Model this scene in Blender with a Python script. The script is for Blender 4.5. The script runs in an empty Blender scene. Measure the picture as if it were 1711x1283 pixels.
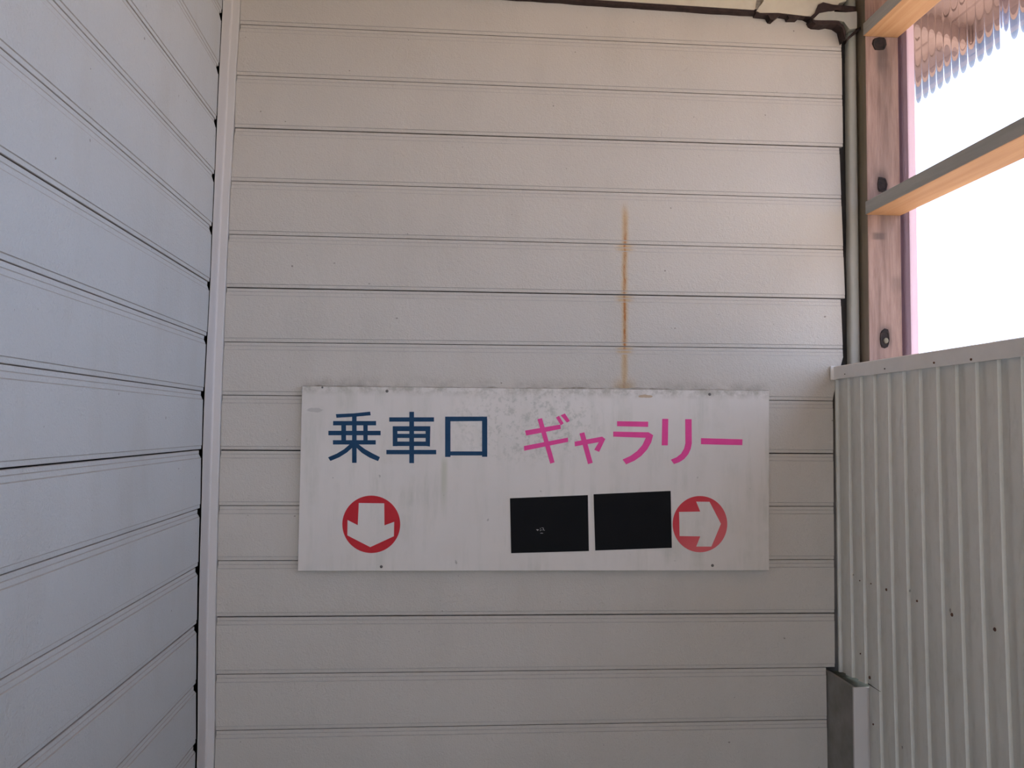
import bpy, bmesh, math, random
from mathutils import Vector, Matrix
from mathutils.geometry import tessellate_polygon
random.seed(7)
S = bpy.context.scene
COL = S.collection
# ------------------------------------------------------------------ camera
EYE = 1.5                                     # eye height above the floor
FPX = 1405.6
YAW, PITCH, ROLL = -0.07747, 0.05148, 0.00906
def cam_axes():
    cy, sy = math.cos(YAW), math.sin(YAW); cp, sp = math.cos(PITCH), math.sin(PITCH)
    cr, sr = math.cos(ROLL), math.sin(ROLL)
    f = Vector((-sy*cp, cy*cp, sp)); r = Vector((cy, sy, 0)); u = r.cross(f)
    return cr*r + sr*u, -sr*r + cr*u, f
CR, CU, CF = cam_axes()
cd = bpy.data.cameras.new('camera'); cam = bpy.data.objects.new('camera', cd); COL.objects.link(cam)
cd.sensor_width = 36; cd.sensor_fit = 'HORIZONTAL'; cd.lens = FPX/1711*36
cd.clip_start = .02
m = Matrix((CR, CU, -CF)).transposed().to_4x4(); m.translation = (0, 0, EYE)
cam.matrix_world = m
S.camera = cam
# ------------------------------------------------------------------ sky, sun, exposure
W = bpy.data.worlds.new('sky'); S.world = W; W.use_nodes = True
bg = W.node_tree.nodes['Background']
bg.inputs[0].default_value = (.74, .92, 1.20, 1); bg.inputs[1].default_value = 3.6
sl = bpy.data.lights.new('sun', 'SUN'); sl.energy = 14.0; sl.angle = .01; sl.color = (1, .90, .76)
so = bpy.data.objects.new('sun', sl); COL.objects.link(so)
so.rotation_euler = Vector((-.25, .45, -1.0)).to_track_quat('-Z', 'Y').to_euler()
S.view_settings.view_transform = 'Standard'; S.view_settings.look = 'None'
S.view_settings.gamma = 1; S.view_settings.use_curve_mapping = False
S.view_settings.exposure = 0.04

# ------------------------------------------------------------------ pixel -> point on a real plane
def ray(x, y): return (x-855.5)*CR - (y-641.5)*CU + CF*FPX
def atY(x, y, Y):
    v = ray(x, y); v = v*(Y/v.y); return Vector((v.x, v.y, v.z+EYE))
def atX(x, y, X):
    v = ray(x, y); v = v*(X/v.x); return Vector((v.x, v.y, v.z+EYE))

# ------------------------------------------------------------------ materials
class NT:
    def __init__(s, name):
        s.m = bpy.data.materials.new(name); s.m.use_nodes = True
        s.t = s.m.node_tree; s.b = s.t.nodes['Principled BSDF']
        s.co = None
    def n(s, typ, **k):
        o = s.t.nodes.new(typ)
        for a, b in k.items(): setattr(o, a, b)
        return o
    def l(s, a, b): s.t.links.new(a, b)
    def coord(s, scale=(1, 1, 1), loc=(0, 0, 0)):
        tc = s.n('ShaderNodeTexCoord'); mp = s.n('ShaderNodeMapping')
        mp.inputs['Scale'].default_value = scale; mp.inputs['Location'].default_value = loc
        s.l(tc.outputs['Object'], mp.inputs['Vector']); return mp.outputs[0]
    def noise(s, scale, detail=4, rough=.55, sc=(1, 1, 1), dist=0):
        n = s.n('ShaderNodeTexNoise'); n.inputs['Scale'].default_value = scale
        n.inputs['Detail'].default_value = detail; n.inputs['Roughness'].default_value = rough
        n.inputs['Distortion'].default_value = dist
        s.l(s.coord(sc), n.inputs['Vector']); return n.outputs[0]
    def ramp(s, fac, stops):
        r = s.n('ShaderNodeValToRGB'); e = r.color_ramp.elements
        while len(e) < len(stops): e.new(.5)
        for k, (p, c) in enumerate(stops):
            e[k].position = p; e[k].color = (c, c, c, 1) if isinstance(c, (int, float)) else (*c, 1)
        s.l(fac, r.inputs[0]); return r.outputs[0]
    def mix(s, fac, a, b, mode='MIX'):
        x = s.n('ShaderNodeMix', data_type='RGBA', blend_type=mode)
        for sock, v in ((x.inputs[0], fac), (x.inputs[6], a), (x.inputs[7], b)):
            if isinstance(v, (int, float)): sock.default_value = v
            elif isinstance(v, tuple): sock.default_value = (*v, 1)
            else: s.l(v, sock)
        return x.outputs[2]
    def math(s, op, *a):
        x = s.n('ShaderNodeMath', operation=op)
        for k, v in enumerate(a):
            if isinstance(v, (int, float)): x.inputs[k].default_value = v
            else: s.l(v, x.inputs[k])
        return x.outputs[0]
    def smooth(s, v, a, b, lo=0., hi=1.):
        x = s.n('ShaderNodeMapRange', interpolation_type='SMOOTHSTEP')
        s.l(v, x.inputs[0])
        for k, q in zip((1, 2, 3, 4), (a, b, lo, hi)): x.inputs[k].default_value = q
        return x.outputs[0]
    def bump(s, h, strength, dist=.001):
        b = s.n('ShaderNodeBump'); b.inputs['Strength'].default_value = strength
        b.inputs['Distance'].default_value = dist
        s.l(h, b.inputs['Height']); s.l(b.outputs[0], s.b.inputs['Normal'])
    def col(s, c, rough=.6, spec=.4, metal=0):
        if isinstance(c, tuple): s.b.inputs['Base Color'].default_value = (*c, 1)
        else: s.l(c, s.b.inputs['Base Color'])
        s.b.inputs['Roughness'].default_value = rough
        s.b.inputs['Specular IOR Level'].default_value = spec
        s.b.inputs['Metallic'].default_value = metal
    def xyz(s):
        tc = s.n('ShaderNodeTexCoord'); q = s.n('ShaderNodeSeparateXYZ')
        s.l(tc.outputs['Object'], q.inputs[0]); return q.outputs

def m_siding(name, ca, cb, rust=None):
    a = NT(name)
    big = a.noise(1.7, 3); dirt = a.noise(9, 5, .6, (1, 1, .35)); fine = a.noise(260, 3, .6); specks = a.noise(85, 1, .4)
    c = a.mix(a.ramp(big, [(.3, 0.), (.7, 1.)]), ca, cb)
    c = a.mix(a.ramp(dirt, [(.5, 0.), (.85, .35)]), c, (.42, .39, .34))
    c = a.mix(a.ramp(specks, [(.80, 0.), (.84, .7)]), c, (.16, .13, .11))
    if rust:
        x0, zt, zb, joints = rust
        X, Y, Z = a.xyz()
        wob = a.math('MULTIPLY', a.math('SUBTRACT', a.noise(28, 3), .5), .006)
        dx = a.math('ABSOLUTE', a.math('SUBTRACT', a.math('ADD', X, wob), x0))
        core = a.smooth(dx, .0011, .0046, 1, 0); halo = a.smooth(dx, .002, .013, 1, 0)
        zm = a.math('MULTIPLY', a.smooth(Z, zt-.05, zt, 1, 0), a.smooth(Z, zb-.01, zb, 0, 1))
        fade = a.math('ADD', .32, a.math('MULTIPLY', .68, a.smooth(Z, zt-.13, zt-.05, 1, 0)))
        low = a.smooth(Z, joints[-1]-.012, joints[-1]-.004, .30, 1)
        br = a.ramp(a.noise(60, 4, .7, (1, 1, .5)), [(.40, .25), (.58, 1.)])
        cf = a.math('MULTIPLY', a.math('MULTIPLY', core, br), a.math('MULTIPLY', a.math('MULTIPLY', zm, fade), low))
        hf = a.math('MULTIPLY', a.math('MULTIPLY', halo, .7), zm)
        # rust soaks sideways along the joints
        for jz in joints:
            dz = a.math('ABSOLUTE', a.math('SUBTRACT', Z, jz-.009))
            jj = a.math('MULTIPLY', a.smooth(dz, .004, .016, 1, 0), a.smooth(dx, .004, .030, .75, 0))
            hf = a.math('MAXIMUM', hf, jj)
        foot = a.math('MULTIPLY', a.math('MULTIPLY', a.smooth(Z, zb+.0, zb+.035, 1, 0), a.smooth(Z, zb-.02, zb-.01, 0, 1)), a.smooth(dx, .0, .040, .8, 0))
        hf = a.math('MAXIMUM', hf, foot)
        c = a.mix(hf, c, (.50, .33, .15)); c = a.mix(a.math('MULTIPLY', cf, .9), c, (.36, .12, .022))
        # grey green dirt washed down onto the board just over the sign
        edge = a.math('MULTIPLY', a.math('MULTIPLY', a.smooth(Z, zb-.0, zb+.028, 1, 0), a.smooth(Z, zb-.02, zb-.005, 0, 1)), a.ramp(a.noise(22, 4, .6, (1, 1, 1)), [(.40, 0.), (.65, .45)]))
        edge = a.math('MULTIPLY', edge, a.math('MULTIPLY', a.smooth(X, -.350, -.325, 0, 1), a.smooth(X, .78, .80, 1, 0)))
        c = a.mix(edge, c, (.26, .23, .19))
    a.col(c, .66, .2); a.bump(a.math('ADD', fine, a.math('MULTIPLY', a.noise(120, 2), .9)), .9, .0014)
    return a.m
def m_plain(name, c1, c2, sc=6, rough=.6, bump=.2, bs=200, spec=.35, stretch=(1, 1, 1)):
    a = NT(name); c = a.mix(a.ramp(a.noise(sc, 5, .6, stretch), [(.3, 0.), (.72, 1.)]), c1, c2)
    a.col(c, rough, spec)
    if bump: a.bump(a.noise(bs, 3), bump, .001)
    return a.m
def m_wood(name, c1, c2, c3, stretch, grain=60, knots=.25, stains=None):
    a = NT(name)
    g = a.noise(grain, 6, .65, stretch, .4); b = a.noise(grain*.12, 4, .6, stretch, 1.2)
    c = a.mix(a.ramp(g, [(.32, 0.), (.68, 1.)]), c1, c2)
    c = a.mix(a.ramp(b, [(.45, 0.), (.75, .8)]), c, c3)
    k = a.noise(16, 2, .5, tuple(.35+.65*min(1, s) if s < 1 else 1 for s in stretch))
    c = a.mix(a.ramp(k, [(.70, 0.), (.78, knots)]), c, (.10, .06, .04))
    c = stains(a, c) if stains else c
    a.col(c, .75, .25); a.bump(g, .5, .0015); return a.m

M = {}
M['groove'] = m_plain('groove_grime', (.40, .37, .33), (.48, .45, .42), 30, .8, 0)
M['dark'] = m_plain('dark_backing', (.018, .016, .016), (.04, .034, .03), 20, .9, .3)
M['tar'] = m_plain('torn_tar_tape', (.018, .011, .011), (.055, .032, .028), 60, .8, .8, 150)
M['trim'] = m_plain('corner_trim_paint', (.55, .52, .49), (.62, .58, .56), 3, .5, .15, 120, .4, (1, 1, .25))
M['green_trim'] = m_plain('aged_green_white_paint', (.36, .37, .31), (.46, .44, .40), 14, .6, .6, 90, .4, (1, 1, .3))
M['cream'] = m_plain('cream_paint', (.52, .47, .38), (.62, .58, .47), 18, .6, .35, 60)
M['cap'] = m_plain('cap_flashing_paint', (.74, .73, .70), (.82, .80, .77), 12, .45, .12, 40, .5)
M['moss'] = m_plain('mossy_top', (.035, .035, .022), (.09, .09, .065), 40, .9, .8, 120)
M['stub_side'] = m_plain('mildewed_side_paint', (.20, .195, .17), (.31, .29, .27), 14, .8, .2, 90)
M['screw'] = m_plain('dull_screw', (.10, .09, .085), (.16, .14, .13), 200, .5, 0)
M['rustscrew'] = m_plain('rusted_screw', (.09, .045, .03), (.16, .08, .05), 200, .7, 0)
M['ground'] = m_plain('pale_concrete', (.46, .37, .27), (.56, .45, .33), 2, .9, .4, 60)
M['floor'] = m_plain('floor_concrete', (.05, .046, .045), (.075, .07, .07), 3, .85, .4, 60)
M['ceiling'] = m_wood('ceiling_wood', (.62, .44, .27), (.70, .51, .32), (.52, .36, .21), (1, .06, 1), 40, .1)
PST = []                                         # (x, z) of the mortises, filled from the photograph's readings
def post_stains(a, c):
    X, Y, Z = a.xyz(); n = a.math('MULTIPLY', a.math('SUBTRACT', a.noise(60, 4, .6, (1, 1, .2)), .5), .014)
    for x0, z0, up, dn, k in PST:
        dx = a.math('ABSOLUTE', a.math('SUBTRACT', a.math('ADD', X, n), x0))
        g = a.math('MULTIPLY', a.smooth(dx, .004, .026, k, 0), a.math('MULTIPLY', a.smooth(Z, z0, z0+up, 1, 0), a.smooth(Z, z0-dn, z0-.01, 0, 1)))
        c = a.mix(g, c, (.07, .055, .05))
    return c
_py = 1.98
for x_, y_, u_, d_, k_ in ((1472, 85, .03, .09, .75), (1474, 112, .02, .30, .30), (1472, 306, .05, .05, .8), (1480, 360, .02, .12, .35), (1478, 560, .035, .04, .85), (1466, 392, .008, .016, .6), (1500, 470, .02, .04, .3)):
    p_ = atY(x_, y_, _py); PST.append((p_.x, p_.z, u_, d_, k_))
M['post'] = m_wood('old_post_wood', (.24, .15, .12), (.40, .27, .22), (.17, .115, .095), (1, 1, .09), 80, .7, post_stains)
M['orange'] = m_wood('orange_wood', (.44, .235, .115), (.54, .33, .18), (.34, .185, .10), (1, .05, 1), 60, .35)
M['weather'] = m_wood('weathered_grey_wood', (.42, .43, .42), (.52, .53, .52), (.30, .31, .27), (1, .08, .9), 50, .2)  # shade and window glare on the inner faces put into this grey
M['weather_v'] = m_wood('weathered_green_wood', (.23, .19, .14), (.31, .25, .20), (.15, .15, .09), (1, 1, .08), 50, .2)  # duller green-brown wood for the posts' left faces and the knot
M['void'] = m_plain('char', (.012, .01, .01), (.04, .025, .02), 60, .9, .3)  # near-black colour for the mortises and the sheet tear
M['navy'] = m_plain('navy_vinyl', (.006, .040, .095), (.014, .056, .125), 25, .5, .05, 100, .12)
M['pink'] = m_plain('pink_vinyl', (.72, .060, .27), (.80, .085, .32), 20, .5, .05, 100, .12)
M['red'] = m_plain('red_vinyl', (.47, .018, .028), (.54, .030, .04), 20, .5, .05, 100, .12)
def m_redfade():
    a = NT('faded_red_vinyl'); X, Y, Z = a.xyz()
    g = a.smooth(a.math('SUBTRACT', Z, a.math('MULTIPLY', X, .8)), SRC[0], SRC[1], 0, 1)
    a.col(a.mix(g, (.66, .13, .14), (.56, .05, .065)), .5, .12); return a.m
M['black'] = m_plain('black_patch_vinyl', (.006, .006, .007), (.008, .008, .009), 12, .6, .05, 100, .08)
M['chip'] = m_plain('white_scratch', (.30, .29, .28), (.4, .39, .38), 12, .6, 0)
def m_ribbed():
    a = NT('ribbed_sheet_paint')
    d = a.noise(5, 5, .65, (1, 1, .35)); f = a.noise(55, 3, .6, (1, 1, .4)); sp = a.noise(50, 1, .3)
    c = a.mix(a.ramp(d, [(.3, 0.), (.75, 1.)]), (.76, .755, .70), (.66, .655, .595))
    c = a.mix(a.ramp(f, [(.5, 0.), (.8, .4)]), c, (.50, .49, .42))
    c = a.mix(a.ramp(sp, [(.82, 0.), (.85, .6)]), c, (.1, .09, .07))
    a.col(c, .5, .4); a.bump(f, .15, .001); return a.m
M['ribbed'] = m_ribbed()
def m_clear():
    a = NT('clear_corrugated_plastic'); t = a.t
    t.nodes.remove(a.b); out = [n for n in t.nodes if n.type == 'OUTPUT_MATERIAL'][0]
    tr = a.n('ShaderNodeBsdfTransparent'); tr.inputs[0].default_value = (.94, .93, .97, 1)
    rf = a.n('ShaderNodeBsdfRefraction'); rf.inputs['IOR'].default_value = 1.09; rf.inputs['Roughness'].default_value = .015
    rf.inputs[0].default_value = (.90, .89, .97, 1)
    gl = a.n('ShaderNodeBsdfGlossy'); gl.inputs['Roughness'].default_value = .05
    m1 = a.n('ShaderNodeMixShader'); m1.inputs[0].default_value = .72
    a.l(tr.outputs[0], m1.inputs[1]); a.l(rf.outputs[0], m1.inputs[2])
    fr = a.n('ShaderNodeFresnel'); fr.inputs[0].default_value = 1.45
    m2 = a.n('ShaderNodeMixShader'); a.l(fr.outputs[0], m2.inputs[0]); a.l(m1.outputs[0], m2.inputs[1]); a.l(gl.outputs[0], m2.inputs[2])
    a.l(m2.outputs[0], out.inputs[0]); return a.m
M['clear'] = m_clear()

# ------------------------------------------------------------------ mesh helpers
def link(name, bm, mats, parent=None, smooth=False, recalc=True):
    if recalc: bmesh.ops.recalc_face_normals(bm, faces=bm.faces)
    me = bpy.data.meshes.new(name); bm.to_mesh(me); bm.free()
    for q in (mats if isinstance(mats, list) else [mats]): me.materials.append(q)
    if smooth:
        for p in me.polygons: p.use_smooth = True
    o = bpy.data.objects.new(name, me); COL.objects.link(o)
    if parent: o.parent = parent
    return o
def struct(o): o['kind'] = 'structure'; return o
def tag(o, label, cat, group=None):
    o['label'] = label; o['category'] = cat
    if group: o['group'] = group
    return o
def empty(name, loc=(0, 0, 0)):
    o = bpy.data.objects.new(name, None); COL.objects.link(o); o.location = loc; return o
def hexa(bm, lo, hi, mat=0, bev=0):
    x0, y0, z0 = lo; x1, y1, z1 = hi
    vs = [bm.verts.new(p) for p in ((x0,y0,z0),(x1,y0,z0),(x1,y1,z0),(x0,y1,z0),(x0,y0,z1),(x1,y0,z1),(x1,y1,z1),(x0,y1,z1))]
    fs = [bm.faces.new([vs[i] for i in q]) for q in ((0,3,2,1),(4,5,6,7),(0,1,5,4),(1,2,6,5),(2,3,7,6),(3,0,4,7))]
    for f in fs: f.material_index = mat
    if bev:
        es = list({e for f in fs for e in f.edges})
        bmesh.ops.bevel(bm, geom=es, offset=bev, segments=2, affect='EDGES', profile=.6)
    return fs
def skinrows(bm, rows, mat=None, closed=False):
    """rows: equal-length lists of points; quads between neighbours"""
    vv = [[bm.verts.new(p) for p in r] for r in rows]
    for i in range(len(vv)-1):
        n = len(vv[i])
        for j in range(n if closed else n-1):
            k = (j+1) % n
            f = bm.faces.new((vv[i][j], vv[i+1][j], vv[i+1][k], vv[i][k]))
            if mat: f.material_index = mat[j]
    return vv
def interp(tab, v):
    tab = sorted(tab)
    if v <= tab[0][0]: (a, b), (c, d) = tab[0], tab[1]
    elif v >= tab[-1][0]: (a, b), (c, d) = tab[-2], tab[-1]
    else:
        for k in range(len(tab)-1):
            if tab[k][0] <= v <= tab[k+1][0]: (a, b), (c, d) = tab[k], tab[k+1]; break
    return b+(d-b)*(v-a)/(c-a)

# ------------------------------------------------------------------ key planes
YB = 2.0203          # front of the back wall boards
XL = -.5425          # front of the left wall boards (near end)
YT = 1.946           # near edge of the corner trim on the left wall
PITCHZ = .385/3
ZC = 2.66            # ceiling
LJ = [(399,40),(393,125),(390,213),(384,302),(379,391),(375,480),(373,571),(369,660),(365,752),(363,845),(361,937),(359,1031),(358,1127),(357,1221)]
RJ = [85,165,245.5,332,417,499,583,670,758,846,935,1024.5,1115,1202]
lz, rz = {}, {}
for i, (x, y) in enumerate(LJ):
    p = atY(x, y, YB); lz[i] = (p.x, p.z)
for i, y in enumerate(RJ):
    p = atY(1404, y, YB); rz[i] = (p.x, p.z)
def zback(i, X):                                   # height of joint i at X on the back wall
    j = min(max(i, 0), 13); (xa, za), (xb, zb) = lz[j], rz[j]
    if i != j: za = zb = (za+zb)/2 + (j-i)*PITCHZ
    return za+(zb-za)*(X-xa)/(xb-xa)
TRX = [(atY(x, y, 2.012).z, atY(x, y, 2.012).x) for x, y in ((399,38),(393,125),(390,213),(384,302),(375,500),(368.8,660),(363.5,845),(359.2,1031),(358,1221))]
TRX = [(0, TRX[-1][1]+.004)] + TRX + [(2.8, TRX[0][1]+.004)]
def trim_right(z): return interp(TRX, z)           # right edge of the corner trim

# ------------------------------------------------------------------ ground, floor, ceiling
bm = bmesh.new(); hexa(bm, (-30, -30, -.12), (30, 30, -.04)); g = link('ground', bm, M['ground']); struct(g)
bm = bmesh.new(); hexa(bm, (-.70, -2.8, -.04), (1.12, 2.06, 0)); struct(link('floor', bm, M['floor']))
bm = bmesh.new(); hexa(bm, (-.72, -2.8, ZC+.012), (1.13, 2.2, ZC+.03)); ceil = struct(link('ceiling', bm, M['weather']))
x = -.70
while x < 1.1:
    bm = bmesh.new(); hexa(bm, (x, -2.8, ZC), (min(x+.117, 1.12), 2.15, ZC+.012), 0, .0015)
    link('ceiling_board', bm, M['ceiling'], ceil); x += .12

# ------------------------------------------------------------------ siding boards
# cross-section of one board, measured from its top joint (u<0 downwards) and from its bottom joint (v>0 upwards)
def profile(gt, gb):
    """list of (ref, offset, depth, material); ref 0 = top joint, 1 = bottom joint"""
    w = .0009
    P = [(0, -gt, .012), (0, -gt, .0020), (0, -gt-.0008, .0012)]
    P += [(0, -.009+w, .0012), (0, -.009, .0019), (0, -.009-w, .0012)]
    P += [(0, -.018+w, .0012), (0, -.018, .0015), (0, -.018-w, .0000)]
    P += [(1, .009+w, .0000), (1, .009, .0015), (1, .009-w, .0012)]
    P += [(1, gb+.0008, .0012), (1, gb, .0022), (1, gb, .012)]
    mats = [1, 1, 0, 1, 1, 0, 1, 1, 0, 1, 1, 0, 1, 1]
    return P, mats
def gap(i): return .0012 if i % 3 == 2 else .0006   # true panel edges are more open than the pressed lines

SR = atY(1044, 400, YB).x
M['siding'] = m_siding('siding_paint', (.515, .474, .422), (.56, .516, .462), (SR, atY(1044, 332, YB).z, atY(1044, 648, YB).z,
                       [zback(i, SR) for i in (4, 5, 6)]))  # warm tint of the light on this wall put into the colour
M['siding_left'] = m_siding('siding_paint_left', (.50, .507, .50), (.545, .55, .54))  # same siding, with the bluish sky light on this wall put into the colour

# wall_back: dark backing sheet behind the boards
bm = bmesh.new(); hexa(bm, (-.70, YB+.0125, 0), (1.03, YB+.05, ZC)); wb = struct(link('wall_back', bm, M['dark']))
BX = 1.045
sheetX0 = .9615
capz1 = atX(1394, 634, .959).z
def rend(i, z):                                     # right end of the boards, each panel cut a little differently
    if z > zback(2, 1)-1e-4 and i < 2:  return atY(1407.3, 165, YB).x + .0006*(i)
    if i < 5:
        a, b = atY(1402.5, 247, YB), atY(1412, 498, YB)
        return interp([(b.z, b.x), (a.z, a.x)], z)
    if z > capz1+.01:
        a, b = atY(1405, 501, YB), atY(1409, 600, YB); return interp([(b.z, b.x), (a.z, a.x)], z)
    if i < 12:
        a, b = atY(1391.5, 640, YB), atY(1395, 1110, YB); return interp([(b.z, b.x), (a.z, a.x)], z)
    a, b = atY(1380.5, 1122, YB), atY(1383, 1280, YB); return interp([(b.z, b.x), (a.z, a.x)], z)
def back_board(i, z_clip_lo=None, z_clip_hi=None, right=None):
    P, mats = profile(gap(i), gap(i+1))
    L, R = [], []
    for k, (ref, off, d) in enumerate(P):
        zl = zback(i+ref, -.52)+off
        xl = trim_right(zl)+(.0008 if k > 5 else .0022)
        zr = zback(i+ref, .97)+off
        xr = rend(i, zr)
        zr = zback(i+ref, xr)+off
        L.append(Vector((xl, YB+d, zl))); R.append(Vector((xr, YB+d, zr)))
    bm = bmesh.new(); N = 24
    rows = [[a.lerp(b, k/N) for a, b in zip(L, R)] for k in range(N+1)]
    skinrows(bm, rows, mats)
    vs = [v for v in bm.verts]
    n = len(P)
    bm.faces.new(vs[:n]); bm.faces.new(vs[-n:][::-1])
    return link('siding_board', bm, [M['siding'], M['groove']], wb)
for i in range(-2, 19): back_board(i)

# wall_left
bm = bmesh.new(); hexa(bm, (-.70, -2.8, 0), (-.564, YB+.0125, ZC)); wl = struct(link('wall_left', bm, M['dark']))
FARP = [(371,23),(366,112),(362,201),(358.6,291.5),(354.5,379),(351,472),(346,562),(341,654),(338,751),(336,849),(333,945),(331,1041),(330,1140),(329.5,1239)]
NEARP = [(353,0),(294,0),(206,0),(84,0),(0,81),(0,256),(0,433),(0,607),(0,785),(0,964),(0,1141),(38,1283),(197.7,1283),(297,1283)]
fz, nz = {}, {}
for i in range(14):
    f = atY(*FARP[i], YT); n = atX(*NEARP[i], XL)
    fz[i] = f
    if n.y > 1.7: n = Vector((XL, .9, f.z - .0))      # too close to the trim to give a slope
    nz[i] = f + (n-f)*((YT+1.6)/(f.y-n.y)) if n.y < 1.7 else n
for i in range(14):
    # keep the ends sane: x of the near end is the wall plane
    nz[i].x = XL
FX = [(fz[i].z, fz[i].x) for i in range(14)]
def far_left(i):
    j = min(max(i, 0), 13); return fz[j].z+(j-i)*PITCHZ
def near_left(i):
    j = min(max(i, 0), 13); return nz[j].z+(j-i)*PITCHZ
def xleft(z): return interp([(0, FX[-1][1])]+FX+[(2.8, FX[0][1]+.002)], z)
def left_board(i):
    P, mats = profile(gap(i), gap(i+1))
    F, N = [], []
    for k, (ref, off, d) in enumerate(P):
        zf = far_left(i+ref)+off; zn = near_left(i+ref)+off
        yy = YT-.0016
        if i > 5: yy -= .0080*min(1, (i-5)/5)
        if ref == 0 and off > -.0105: yy -= .0150
        elif ref == 0: yy -= .0020       # the pressed strip stops short of the trim
        xf = xleft(zf)
        t = (YT-yy)/(YT+1.6)
        F.append(Vector((xf-d, yy, zf+(zn-zf)*t))); N.append(Vector((XL-d, -2.8, zn)))
    bm = bmesh.new(); K = 24
    rows = [[a.lerp(b, k/K) for a, b in zip(F, N)] for k in range(K+1)]
    skinrows(bm, rows, mats)
    vs = list(bm.verts); n = len(P); bm.faces.new(vs[:n]); bm.faces.new(vs[-n:][::-1])
    return link('siding_board', bm, [M['siding_left'], M['groove']], wl)
for i in range(-1, 19): left_board(i)

# trim_1: inside corner trim
bm = bmesh.new(); rows = []
prof = [(-.0142, YT+.034), (-.0142, YT+.0006), (-.0136, YT), (-.0130, YT), (-.0125, YT+.0015), (-.0125, YT+.010), (-.0140, YT+.012), (-.0188, 2.000), (-.0192, 2.006), (-.0180, 2.0105), (-.0150, 2.012), (-.0010, 2.012), (0, 2.0125), (0, 2.0325)]
nseg = 26
for k in range(nseg+1):
    z = ZC*k/nseg; xr = trim_right(z); xf = xleft(z)
    row = []
    for dx, y in prof:
        # left flange follows the left wall, right flange follows the back wall
        if y < 1.99: X = xf + .0022 + (dx+.0125)
        else: X = xr + dx
        row.append((X, y, z))
    rows.append(row)
skinrows(bm, rows)
struct(link('trim_1', bm, M['trim'], recalc=False))

# trim_2: greenish white upright at the right end of the back wall
bm = bmesh.new(); rows = []
for k in range(30):
    z = .0+ZC*k/29
    j = random.uniform(-.0008, .0008)
    a = 1.0010+j + .0018*math.sin(z*3.1); b = 1.0235
    rows.append([(a, 2.032, z), (a, 2.014, z), (a+.003, 2.0105, z), (a+.010, 2.009, z), (b-.006, 2.0095, z), (b-.002, 2.011, z), (b-.0015, 2.013, z), (b, 2.013, z), (b, 2.032, z)])
skinrows(bm, rows)
struct(link('trim_2', bm, M['green_trim'], smooth=True))

# ------------------------------------------------------------------ header trim at the top of the back wall (trim_3)
hd = empty('trim_3'); struct(hd)
YH = 2.000
a = atY(300, -46, YH); b = atY(1262, 16.5, YH)
def slab(name, pts, y0, y1, mat, parent, bev=0):
    bm = bmesh.new(); lo = [bm.verts.new((p.x, y0, p.z)) for p in pts]; hi = [bm.verts.new((p.x, y1, p.z)) for p in pts]
    bm.faces.new(lo); bm.faces.new(hi[::-1]); n = len(pts)
    for k in range(n): bm.faces.new((lo[k], hi[k], hi[(k+1) % n], lo[(k+1) % n]))
    if bev: bmesh.ops.bevel(bm, geom=[e for e in bm.edges], offset=bev, segments=1, affect='EDGES')
    return link(name, bm, mat, parent)
def V(x, z): return Vector((x, 0, z))
slab('trim_board', [a, b, V(b.x+.006, b.z+.05), V(b.x+.004, ZC), V(a.x, ZC)], YH, YB-.001, M['cream'], hd)
# dark weathered edge hanging under the board
pts = []
for k in range(41):
    t = k/40; p = a.lerp(b, t); pts.append(V(p.x, p.z-.0030-.0022*random.random()-.004*t))
slab('torn_edge', [V(a.x, a.z+.001)]+pts+[V(b.x, b.z+.001)], YH+.002, YB-.0005, M['tar'], hd)
# end block right of the seam
Q = [atY(x, y, YH-.004) for x, y in ((1264,18),(1270,21),(1300,21),(1352,27),(1383,31),(1390,26),(1396,16),(1402,5),(1414,2),(1414,-60),(1284,-60),(1276,2))]
slab('end_block', Q, YH-.004, YB-.001, M['cream'], hd)
Q = [atY(x, y, YH) for x, y in ((1261,16),(1263,24),(1283,26),(1287,33),(1292,34),(1299,28),(1304,24),(1316,26),(1318,31),(1333,31),(1338,27),(1346,28),(1352,31),(1358,30),(1360,25),(1330,19),(1300,19),(1272,17))]
slab('torn_edge', Q, YH-.002, YB-.0005, M['tar'], hd)
# lower lip with chipped outline and dark cracks above and below
Q = [atY(x, y, YH-.006) for x, y in ((1357,30),(1366,19),(1369,7),(1376,5),(1392,8),(1410,11),(1431,11),(1431,-2),(1371,-2),(1362,12),(1350,26))]
Q = [atY(x, y, YH-.006) for x, y in ((1353,29),(1361,22),(1367,8),(1375,4),(1392,8),(1430,11),(1430,19),(1412,21),(1398,17),(1384,19),(1376,21),(1366,28),(1360,33))]
slab('crack_filler', Q, YH-.007, YB-.0005, M['tar'], hd)
Q = [atY(x, y, YH-.006) for x, y in ((1358,33),(1368,23),(1384,20),(1394,21),(1412,22),(1431,20),(1431,48),(1418,50),(1409,37),(1396,35),(1382,35),(1366,36))]
slab('chipped_lip', Q, YH-.010, YB-.0005, M['green_trim'], hd, .0008)
Q = [atY(x, y, YH-.006) for x, y in ((1354,32),(1360,35),(1384,36),(1400,37),(1408,44),(1412,55),(1411,68),(1406,48),(1397,42),(1386,40),(1376,42),(1362,41),(1357,38))]
slab('crack_filler', Q, YH-.011, YB-.0005, M['tar'], hd)
# split running down across the upright
Q = [atY(x, y, 2.004) for x, y in ((1449,35),(1445,42),(1436,51),(1426,59),(1417,66),(1412,74),(1414,66),(1424,55),(1432,50),(1440,42))]
slab('split', Q, 1.999, 2.012, M['tar'], hd)

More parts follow.
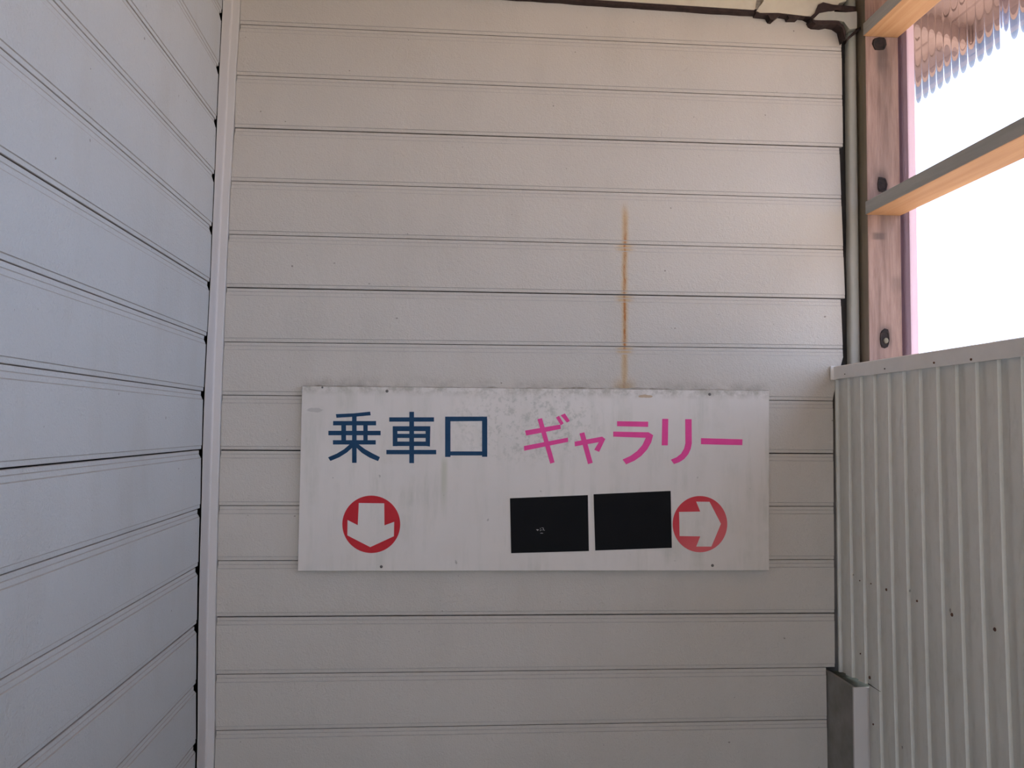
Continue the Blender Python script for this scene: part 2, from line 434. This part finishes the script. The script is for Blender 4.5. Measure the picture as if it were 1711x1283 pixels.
# ------------------------------------------------------------------ window_1: posts, girts, clear corrugated sheets
win = empty('window_1'); struct(win)
PX0 = 1.0290; PYF = atX(1450, 400, PX0).y; PX1 = atY(1505.5, 400, PYF).x
def wood_box(name, lo, hi, mats, side, parent, bev=.0025, bottom=None):
    bm = bmesh.new(); hexa(bm, lo, hi, 0, bev)
    bmesh.ops.recalc_face_normals(bm, faces=bm.faces)
    for f in bm.faces:
        f.material_index = 0
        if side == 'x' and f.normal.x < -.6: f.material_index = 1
    return link(name, bm, mats, parent)
pb = bmesh.new(); hexa(pb, (PX0, PYF, 0), (PX1, 2.062, ZC), 0, .0025)
bmesh.ops.recalc_face_normals(pb, faces=pb.faces)
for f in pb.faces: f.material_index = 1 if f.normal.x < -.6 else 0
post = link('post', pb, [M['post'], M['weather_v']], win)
def post_hole(x, y, w, h):
    """old mortise cut in the post: dark sunken pocket with a raised rim"""
    c = atY(x, y, PYF); s = PYF/1405.6
    bm = bmesh.new()
    hw, hh = w*s/2, h*s/2
    ring_o, ring_i, deep = [], [], []
    for k in range(12):
        t = 2*math.pi*k/12; ex = math.copysign(abs(math.cos(t))**.6, math.cos(t)); ez = math.copysign(abs(math.sin(t))**.6, math.sin(t))
        j = random.uniform(.85, 1.1)
        ring_o.append((c.x+hw*ex*1.12*j, PYF-.0004, c.z+hh*ez*1.12*j)); ring_i.append((c.x+hw*ex*.85, PYF-.0016, c.z+hh*ez*.85)); deep.append((c.x+hw*ex*.7, PYF-.0006, c.z+hh*ez*.7))
    vv = skinrows(bm, [ring_o, ring_i, deep], None, True); bm.faces.new(vv[-1])
    link('mortise', bm, M['void'], post)
for q in ((1469, 74, 24, 22), (1474, 308, 17, 24), (1478, 566, 17, 30)): post_hole(*q)
c = atY(1480, 569, PYF); bm = bmesh.new()
bmesh.ops.create_uvsphere(bm, u_segments=10, v_segments=6, radius=.006)
for v in bm.verts: v.co = Vector((c.x+v.co.x*1.1, PYF-.0012+v.co.y*.35, c.z+v.co.z*1.2))
link('knot', bm, M['weather_v'], post, True)
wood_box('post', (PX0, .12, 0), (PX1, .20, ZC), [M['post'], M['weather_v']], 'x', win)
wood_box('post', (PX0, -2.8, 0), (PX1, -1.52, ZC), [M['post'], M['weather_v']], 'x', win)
# girts: seen from below, inner face greyed for its shade, orange underside
GX0 = atY(1445.5, 345, PYF).x; GX1 = PX1-.001
def girt(zb, h):
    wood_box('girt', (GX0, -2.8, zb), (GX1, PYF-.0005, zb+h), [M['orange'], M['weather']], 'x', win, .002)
zg1 = atY(1448, 359, PYF).z; girt(zg1, atY(1446, 337, PYF).z-zg1)
zg2 = atY(1448, 61, PYF).z; girt(zg2, atY(1446, 40, PYF).z-zg2)
girt(ZC-.045, .043)
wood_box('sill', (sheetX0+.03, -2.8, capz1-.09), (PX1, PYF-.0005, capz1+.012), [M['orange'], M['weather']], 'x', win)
SX = PX1+.0060
def clear_sheet(y_hi, y_lo, off):
    bm = bmesh.new(); pit = .0293; amp = .0045; n = int((y_hi-y_lo)/pit*12); rows = []
    for k in range(n+1):
        y = y_hi-(y_hi-y_lo)*k/n; X = SX+off+amp*math.sin(2*math.pi*(y-y_hi)/pit)
        rows.append([(X, y, capz1-.03), (X, y, ZC+.06)])
    skinrows(bm, rows)
    return link('clear_sheet', bm, M['clear'], win, True, False)
yov = atX(1671, 150, SX).y
clear_sheet(2.06, yov-.03, 0); clear_sheet(yov, yov-.65, .0028); clear_sheet(yov-.62, -2.8, 0)
# thin outer batten holding the sheet's far edge
bm = bmesh.new(); yb = atX(1523, 400, SX+.012).y
hexa(bm, (SX+.0075, yb, capz1-.03), (SX+.03, yb+.055, ZC), 0, .002); link('batten', bm, m_plain('pinkish_batten_paint', (.58, .41, .45), (.68, .50, .54), 20, .7, .3, 90, .3, (1, 1, .1)), win)

# ------------------------------------------------------------------ wall_right: ribbed sheet under the window
wr = empty('wall_right'); struct(wr)
def lean(z, y=1.4):
    t = max(0, (capz1-z)/.95); return (.003+.012*min(1, max(0, (2.0165-y)/.6)))*t*t
boxXL = atY(1383, 1200, YB).x
boxYF = atX(1427, 1149, boxXL).y; boxZT = atX(1427, 1149, boxXL).z
cutA = atX(1395, 1118, sheetX0+.005); cutB = atX(1452, 1144, sheetX0+.005)
def cutz(y): return cutA.z+(cutB.z-cutA.z)*(y-cutA.y)/(cutB.y-cutA.y)
Y0, RP = 1.9516, .0612
cols = [(2.0185, 0)]
i = -1
while Y0-i*RP > -1.55:
    y = Y0-i*RP
    if y < 2.0165-.002:
        cols += [(y, 0), (y-.0015, .0068), (y-.0300, .0068), (y-.0315, 0)]
    i += 1
cols.append((-2.8, 0))
# insert a column exactly at the notch
cols2 = []
for k, c in enumerate(cols):
    if k and cols[k-1][0] > boxYF > c[0]:
        t = (cols[k-1][0]-boxYF)/(cols[k-1][0]-c[0]); d = cols[k-1][1]+(c[1]-cols[k-1][1])*t
        cols2 += [(boxYF, d), (boxYF-.0001, d)]
    cols2.append(c)
bm = bmesh.new(); rows = []
NZ = 14
for y, d in cols2:
    zt = capz1+.004; zb = cutz(y) if y > boxYF-1e-6 else 0.
    row = []
    for k in range(NZ+1):
        z = zt+(zb-zt)*k/NZ; row.append((sheetX0+d+lean(z, y), y, z))
    rows.append(row)
skinrows(bm, rows)
sheet = link('ribbed_sheet', bm, M['ribbed'], wr, recalc=False)
sol = sheet.modifiers.new('thickness', 'SOLIDIFY'); sol.thickness = .0012; sol.offset = 0
# cap flashing in two lapped lengths
CXF = .9565
ztop = atX(1392, 612.6, .959).z; zbot = capz1
yseam = atX(1655, 600, CXF).y
def cap(y1, y0, dx):
    bm = bmesh.new(); p = [(CXF+dx+.0016, zbot), (CXF+dx, zbot), (CXF+dx-.0004, ztop-.002), (CXF+dx+.002, ztop), (PX0+.02, ztop+.003), (PX0+.02, ztop+.0015), (CXF+dx+.003, ztop-.0015), (CXF+dx+.0016, ztop-.004)]
    vv = skinrows(bm, [[(a, y, b) for a, b in p] for y in (y1, (y1+y0)/2, y0)], None, True)
    bm.faces.new(vv[0]); bm.faces.new(vv[-1][::-1])
    return link('cap_flashing', bm, M['cap'], wr)
ca = cap(2.0175, yseam-.02, 0); cb = cap(yseam, -2.8, -.0016)
# folded end tab against the boards
bm = bmesh.new(); e0 = atY(1387.5, 622, 2.016)
hexa(bm, (e0.x, 2.0130, zbot-.001), (CXF+.006, 2.0178, ztop+.001), 0, .0006); link('end_tab', bm, M['cap'], ca)
def screw(p, axis, r, mat, parent, h=.0018):
    bm = bmesh.new(); N = 10
    A, B = (Vector((0, 1, 0)), Vector((0, 0, 1))) if axis == 'x' else (Vector((1, 0, 0)), Vector((0, 0, 1)))
    nrm = Vector((-1, 0, 0)) if axis == 'x' else Vector((0, -1, 0))
    rs = []
    for rr, hh in ((1., 0), (1., h*.4), (.75, h), (.3, h*1.05)):
        rs.append([p+nrm*hh+(A*math.cos(2*math.pi*k/N)+B*math.sin(2*math.pi*k/N))*r*rr for k in range(N)])
    vv = skinrows(bm, rs, None, True); bm.faces.new(vv[-1])
    return link('screw', bm, mat, parent, True)
for x, y, r in ((1412, 625, .0012), (1478.6, 616, .0016), (1561, 606, .0022), (1623, 600.5, .0024)):
    screw(atX(x, y, CXF-.0003), 'x', r, M['screw'] if r < .002 else M['rustscrew'], ca)
for x, y, r in ((1481.3, 985, .0032), (1532.7, 1004, .0025), (1591, 1027, .0036), (1662.5, 1051.5, .0036), (1437, 970, .0016), (1455.7, 975, .0016), (1453.5, 1132, .0040), (1459.5, 1210, .0022), (1438, 1092, .0018)):
    z = atX(x, y, sheetX0).z; screw(atX(x, y, sheetX0+lean(z, atX(x, y, sheetX0).y)-.0007), 'x', r, M['rustscrew'], wr)
# crack running on from the notch corner
p0, p1 = atX(1451, 1142, sheetX0+.003), atX(1472, 1156, sheetX0+.003)
bm = bmesh.new(); X = sheetX0+lean(p0.z, p0.y)-.0012
vs = [bm.verts.new((X, p0.y, p0.z+.0008)), bm.verts.new((X, p1.y, p1.z)), bm.verts.new((X, p0.y, p0.z-.0014))]
ext = [bm.verts.new(v.co+Vector((.0014, 0, 0))) for v in vs]
bm.faces.new(vs); bm.faces.new(ext[::-1])
for k in range(3): bm.faces.new((vs[k], ext[k], ext[(k+1) % 3], vs[(k+1) % 3]))
link('tear', bm, M['void'], wr)

# ------------------------------------------------------------------ boxed stub in the corner, under the ribbed sheet
bx = empty('boxed_stub', (boxXL+.03, boxYF+.06, 0))
tag(bx, 'low white boxed-in stub with a mossy top in the corner under the ribbed sheet', 'casing')
def local(o): 
    o.matrix_parent_inverse = Matrix.Translation(-bx.location); return o
bxr = sheetX0+.030
bm = bmesh.new(); hexa(bm, (boxXL, boxYF+.006, 0), (boxXL+.008, YB+.012, boxZT-.0015)); local(link('side_panel', bm, M['stub_side'], bx))
bm = bmesh.new(); hexa(bm, (boxXL-.001, boxYF, 0), (bxr, boxYF+.006, boxZT), 0, .0008); local(link('front_panel', bm, M['trim'], bx))
bm = bmesh.new(); hexa(bm, (boxXL+.008, boxYF+.006, boxZT-.012), (bxr, YB+.012, boxZT-.003)); local(link('top_plate', bm, M['moss'], bx))
bm = bmesh.new(); hexa(bm, (boxXL+.015, boxYF+.012, 0), (bxr, YB+.010, boxZT-.012)); local(link('core', bm, M['moss'], bx))

# ------------------------------------------------------------------ the sign
YS = 2.0050                                            # front face
A = lambda x, y: atY(480+x/3.5643, 620+y/3.5643, YS)   # reading marks off the left half of the board
B = lambda x, y: atY(840+x/3.5646, 620+y/3.5646, YS)   # and off the right half
c0 = A(88, 90); c1 = B(1587, 118); c2 = B(1587, 1187); c3 = A(62, 1190)
sg = empty('direction_sign', ((c0.x+c1.x)/2, YS, (c0.z+c2.z)/2))
tag(sg, 'white rectangular sign board with navy and pink Japanese lettering and two red arrow circles', 'sign')
inv = Matrix.Translation(-sg.location)
def sp(o, label=None):
    o.matrix_parent_inverse = inv
    if label: o['label'] = label
    return o
def m_sign():
    a = NT('aged_white_sign_paint'); X, Y, Z = a.xyz()
    c = a.mix(a.ramp(a.noise(4, 4), [(.3, 0.), (.7, 1.)]), (.62, .572, .525), (.68, .628, .58))
    streak = a.noise(30, 5, .65, (1, 1, .12)); blot = a.noise(7, 5, .65)
    d = a.math('MULTIPLY', a.ramp(streak, [(.46, 0.), (.72, 1.)]), a.ramp(blot, [(.40, 0.), (.66, .7)]))
    c = a.mix(d, c, (.42, .42, .35))
    # mottled grime around the middle of the upper half
    cx = A(1350, 300); r = a.math('ADD', a.math('POWER', a.math('DIVIDE', a.math('SUBTRACT', X, cx.x+.03), .22), 2), a.math('POWER', a.math('DIVIDE', a.math('SUBTRACT', Z, cx.z), .12), 2))
    g = a.math('MULTIPLY', a.smooth(r, .1, 1., 1, 0), a.ramp(a.noise(70, 6, .75), [(.50, 0.), (.63, .7)]))
    c = a.mix(g, c, (.40, .39, .34))
    # green run below the third character
    px = A(935, 600).x; dx = a.math('ABSOLUTE', a.math('SUBTRACT', X, px))
    run = a.math('MULTIPLY', a.smooth(dx, .002, .011, .42, 0), a.math('MULTIPLY', a.smooth(Z, A(0, 900).z, A(0, 620).z, 0, 1), a.smooth(Z, A(0, 560).z, A(0, 480).z, 1, 0)))
    c = a.mix(run, c, (.36, .38, .24))
    # grime along the top edge
    e = a.math('MULTIPLY', a.smooth(Z, c0.z-.024, c0.z-.002, 0, .75), a.ramp(a.noise(45, 5, .7), [(.42, 0.), (.62, 1.)]))
    c = a.mix(e, c, (.34, .31, .25))
    # rust scrape by the top edge and the grey smear at the left
    for P, rx, rz_, cc, s in ((B(850, 150), .018, .0040, (.42, .27, .14), .8), (A(165, 232), .020, .0055, (.40, .37, .34), .65)):
        rr = a.math('ADD', a.math('POWER', a.math('DIVIDE', a.math('SUBTRACT', X, P.x), rx), 2), a.math('POWER', a.math('DIVIDE', a.math('SUBTRACT', Z, P.z), rz_), 2))
        rr = a.math('ADD', rr, a.math('MULTIPLY', a.math('SUBTRACT', a.noise(120, 3), .5), 1.6))
        c = a.mix(a.smooth(rr, .7, 1.1, s, 0), c, cc)
    sk = a.noise(55, 2, .4); c = a.mix(a.ramp(sk, [(.76, 0.), (.80, .6)]), c, (.2, .18, .15))
    a.col(c, .5, .4); a.bump(a.noise(14, 3), .25, .002); return a.m
SRC = (A(0, 0).z*0+B(1174, 1078).z-.8*B(1174, 911).x, B(1174, 743).z-.8*B(1174, 911).x)
bm = bmesh.new()
fr = [bm.verts.new((p.x, YS, p.z)) for p in (c0, c1, c2, c3)]; bk = [bm.verts.new((p.x, YB-.0002, p.z)) for p in (c0, c1, c2, c3)]
bm.faces.new(fr); bm.faces.new(bk[::-1])
for k in range(4): bm.faces.new((fr[k], bk[k], bk[(k+1) % 4], fr[(k+1) % 4]))
bmesh.ops.bevel(bm, geom=list(bm.edges), offset=.0007, segments=1, affect='EDGES')
sp(link('board', bm, m_sign(), sg))
TH = .00045
def vinyl(name, loops_sets, mat, label=None, y=YS-.00005, th=TH):
    """each entry: a list of loops (outer, hole...) in 3D on the sign plane"""
    bm = bmesh.new()
    for loops in loops_sets:
        pl = [[Vector((p.x, p.z, 0)) for p in lp] for lp in loops]
        flat = [p for lp in pl for p in lp]
        tv = [bm.verts.new((p.x, y-th, p.y)) for p in flat]; bv = [bm.verts.new((p.x, y, p.y)) for p in flat]
        for t in tessellate_polygon(pl):
            try: bm.faces.new([tv[k] for k in t])
            except ValueError: pass
        o = 0
        for lp in pl:
            n = len(lp)
            for k in range(n):
                q = (k+1) % n; bm.faces.new((tv[o+k], bv[o+k], bv[o+q], tv[o+q]))
            o += n
    return sp(link(name, bm, mat, sg), label)
def R4(f, x0, y0, x1, y1): return [[f(x0, y0), f(x1, y0), f(x1, y1), f(x0, y1)]]
def PL(f, *pts): return [[f(*p) for p in pts]]
_lay = [0]
def strokes(name, items, mat, label):
    # overlapping strokes of one character are cut from the same film: give each a hair of its own height to avoid z-fighting
    bm_all = []
    bm = bmesh.new()
    for k, loops in enumerate(items):
        pl = [[Vector((p.x, p.z, 0)) for p in lp] for lp in loops]
        flat = [p for lp in pl for p in lp]; th = TH+.00002*k; y = YS-.00005
        tv = [bm.verts.new((p.x, y-th, p.y)) for p in flat]; bv = [bm.verts.new((p.x, y, p.y)) for p in flat]
        for t in tessellate_polygon(pl): bm.faces.new([tv[j] for j in t])
        n = len(flat)
        for j in range(n): q = (j+1) % n; bm.faces.new((tv[j], bv[j], bv[q], tv[q]))
    return sp(link(name, bm, mat, sg), label)
strokes('character', [
    PL(A, (289,256),(400,251),(494,241),(497,263),(410,271),(293,278)), R4(A, 386, 258, 413, 546),
    R4(A, 273, 297, 529, 323), PL(A, (245,355),(556,355),(556,382),(245,382)), R4(A, 272, 411, 527, 437),
    R4(A, 322, 310, 350, 430), R4(A, 453, 310, 479, 430),
    PL(A, (372,436),(338,465),(295,491),(243,513),(257,535),(310,513),(355,485),(388,455),(388,436)),
    PL(A, (425,436),(462,464),(505,488),(552,512),(541,536),(490,515),(445,487),(411,455),(411,436))],
    M['navy'], 'navy blue first character, a crossed stem with splayed feet')
strokes('character', [R4(A, 727, 242, 755, 548), R4(A, 607, 275, 874, 301), R4(A, 628, 328, 852, 357),
    R4(A, 628, 340, 656, 447), PL(A, (824,340),(852,340),(850,449),(824,446)), R4(A, 640, 373, 840, 398), R4(A, 628, 419, 850, 446),
    R4(A, 590, 469, 887, 495)], M['navy'], 'navy blue second character, like a wheel frame on a stem')
strokes('character', [PL(A, (940,271),(1190,271),(1190,297),(940,299)), R4(A, 940, 285, 972, 511), R4(A, 1160, 285, 1191, 510), R4(A, 955, 478, 1175, 502)],
    M['navy'], 'navy blue third character, an open square')
strokes('character', [PL(B, (207,286),(234,280),(309,543),(283,551)), PL(B, (133,354),(343,318),(346,344),(140,384)), PL(B, (126,446),(388,396),(390,421),(128,474)),
    PL(B, (317,276),(335,266),(363,311),(346,323)), PL(B, (345,263),(370,252),(400,297),(382,306))], M['pink'], 'pink first syllable sign with two small ticks')
strokes('character', [PL(B, (457,371),(486,364),(536,546),(508,554)), PL(B, (428,420),(592,390),(611,404),(574,481),(545,468),(572,423),(430,448))], M['pink'], 'pink small second syllable sign')
strokes('character', [PL(B, (681,298),(866,301),(866,332),(681,328)),
    PL(B, (658,360),(868,364),(896,381),(884,425),(860,467),(825,505),(785,533),(735,555),(714,526),(760,505),(800,476),(832,440),(852,397),(658,390))], M['pink'], 'pink third syllable sign with a sweeping hook')
strokes('character', [PL(B, (950,284),(986,284),(983,442),(947,442)),
    PL(B, (1087,286),(1125,286),(1126,430),(1120,462),(1105,495),(1080,524),(1052,542),(1020,553),(1001,527),(1035,513),(1062,492),(1080,462),(1088,430))], M['pink'], 'pink fourth syllable sign of two uprights')
strokes('character', [PL(B, (1181,399),(1428,406),(1427,441),(1181,435))], M['pink'], 'pink long dash at the end of the word')
def circ(f, cx, cy, rx, ry, n=64): return [f(cx+rx*math.cos(2*math.pi*k/n), cy-ry*math.sin(2*math.pi*k/n)) for k in range(n)]
vinyl('arrow_circle', [[circ(A, 500.5, 912, 172.5, 171), PL(A, (426,785),(578,787),(579,918),(637,897),(635,983),(494,1048),(358,978),(359,886),(420,917))[0]]], M['red'], 'red disc with a white arrow pointing down')
vinyl('arrow_circle', [[circ(B, 1174.5, 911, 162.5, 167.5), PL(B, (1152,777),(1232,778),(1300,909),(1243,1045),(1152,1045),(1176,984),(1053,982),(1050,838),(1176,836))[0]]], m_redfade(), 'faded red disc with a white arrow pointing right')
bp1 = vinyl('black_patch', [PL(B, (43,757),(507,738),(513,1071),(50,1084))], M['black'], 'left black patch with a tiny pale scratch', th=.0007)
bp2 = vinyl('black_patch', [PL(B, (541,733),(1000,713),(1007,1052),(551,1068))], M['black'], 'right black patch beside the arrow disc', th=.0007)
yy = YS-.0007
def chip(sets):
    o = vinyl('scratch', sets, M['chip'], y=YS-.0006, th=.0003)
chip([R4(B, 200, 942, 214, 946), R4(B, 222, 934, 225, 940), R4(B, 222, 944, 225, 952), R4(B, 230, 932, 243, 934), R4(B, 241, 936, 244, 948), R4(B, 228, 945, 236, 947), R4(B, 224, 963, 240, 966), R4(B, 206, 946, 210, 951), R4(B, 246, 946, 250, 949)])
for f, x, y, r in ((A, 594, 119, .0036), (A, 560, 1164, .0036), (B, 1233, 138, .0036), (B, 1249, 1157, .0036), (A, 209, 97, .0024)):
    p = f(x, y); sp(screw(Vector((p.x, YS-.0001, p.z)), 'y', r, M['screw'], sg, .0012))
# lifted strip of old sealant along the top edge of the board
bm = bmesh.new(); N = 90; lo, hi = [], []
for k in range(N+1):
    t = k/N; p = c0.lerp(c1, t); s = .0015+.0030*random.random()**3 + (.002 if .55 < t < .78 else 0)
    hi.append((p.x, YS+.006, p.z+s*.9)); lo.append((p.x, YS+.0035, p.z-.0003))
bkk = [(x, YB-.0002, z+.0005) for x, y, z in hi]
skinrows(bm, [lo, hi, bkk]); sp(link('sealant_edge', bm, m_plain('dirty_sealant', (.22, .19, .15), (.46, .43, .38), 50, .8, .6, 120), sg))

# ------------------------------------------------------------------ roof eave outside, seen through the clear sheet
ev = empty('roof_eave', (1.3, 1.5, 2.6))
tag(ev, 'wooden roof eave with a blue-grey gutter, seen blurred through the clear corrugated sheet', 'roof')
ie = Matrix.Translation(-ev.location)
def quadbox(name, A0, A1, y0, y1, t, mat):
    (xa, za), (xb, zb) = A0, A1
    bm = bmesh.new(); v = [bm.verts.new(p) for p in ((xa,y0,za),(xb,y0,zb),(xb,y1,zb),(xa,y1,za),(xa,y0,za+t),(xb,y0,zb+t),(xb,y1,zb+t),(xa,y1,za+t))]
    for q in ((0,3,2,1),(4,5,6,7),(0,1,5,4),(1,2,6,5),(2,3,7,6),(3,0,4,7)): bm.faces.new([v[j] for j in q])
    o = link(name, bm, mat, ev); o.matrix_parent_inverse = ie; return o
M['eave'] = m_wood('eave_wood', (.24, .16, .145), (.31, .22, .20), (.17, .13, .13), (1, .08, 1), 30, .2)
M['gutter'] = m_plain('blue_grey_gutter', (.06, .13, .29), (.11, .20, .38), 8, .4, 0)
eA, eB = (1.135, 2.70), (1.46, 2.600)
nb = 4
for k in range(nb):
    t0, t1 = k/nb, (k+1)/nb-.02
    quadbox('soffit_board', (eA[0]+(eB[0]-eA[0])*t0, eA[1]+(eB[1]-eA[1])*t0), (eA[0]+(eB[0]-eA[0])*t1, eA[1]+(eB[1]-eA[1])*t1), -2.8, 2.72, .014, M['eave'])
for k in range(9):
    y = 2.62-k*.45
    quadbox('rafter', (1.10, 2.665), (1.455, 2.556), y, y+.045, .05, M['eave'])
quadbox('fascia_board', (1.46, 2.555), (1.48, 2.555), -2.8, 2.72, .075, M['eave'])
quadbox('roof_covering', (-.9, 3.30), (1.52, 2.632), -1.7, 2.75, .02, M['gutter'])
# half-round gutter
bm = bmesh.new(); rows = []
for y in (-1.7, .5, 2.76):
    r = []
    for k in range(11):
        t = math.pi*k/10; r.append((1.527-.058*math.cos(t), y, 2.600-.058*math.sin(t)))
    for k in range(10, -1, -1):
        t = math.pi*k/10; r.append((1.527-.055*math.cos(t), y, 2.600-.055*math.sin(t)))
    rows.append(r)
vv = skinrows(bm, rows, None, True)
o = link('gutter', bm, M['gutter'], ev, True); o.matrix_parent_inverse = ie
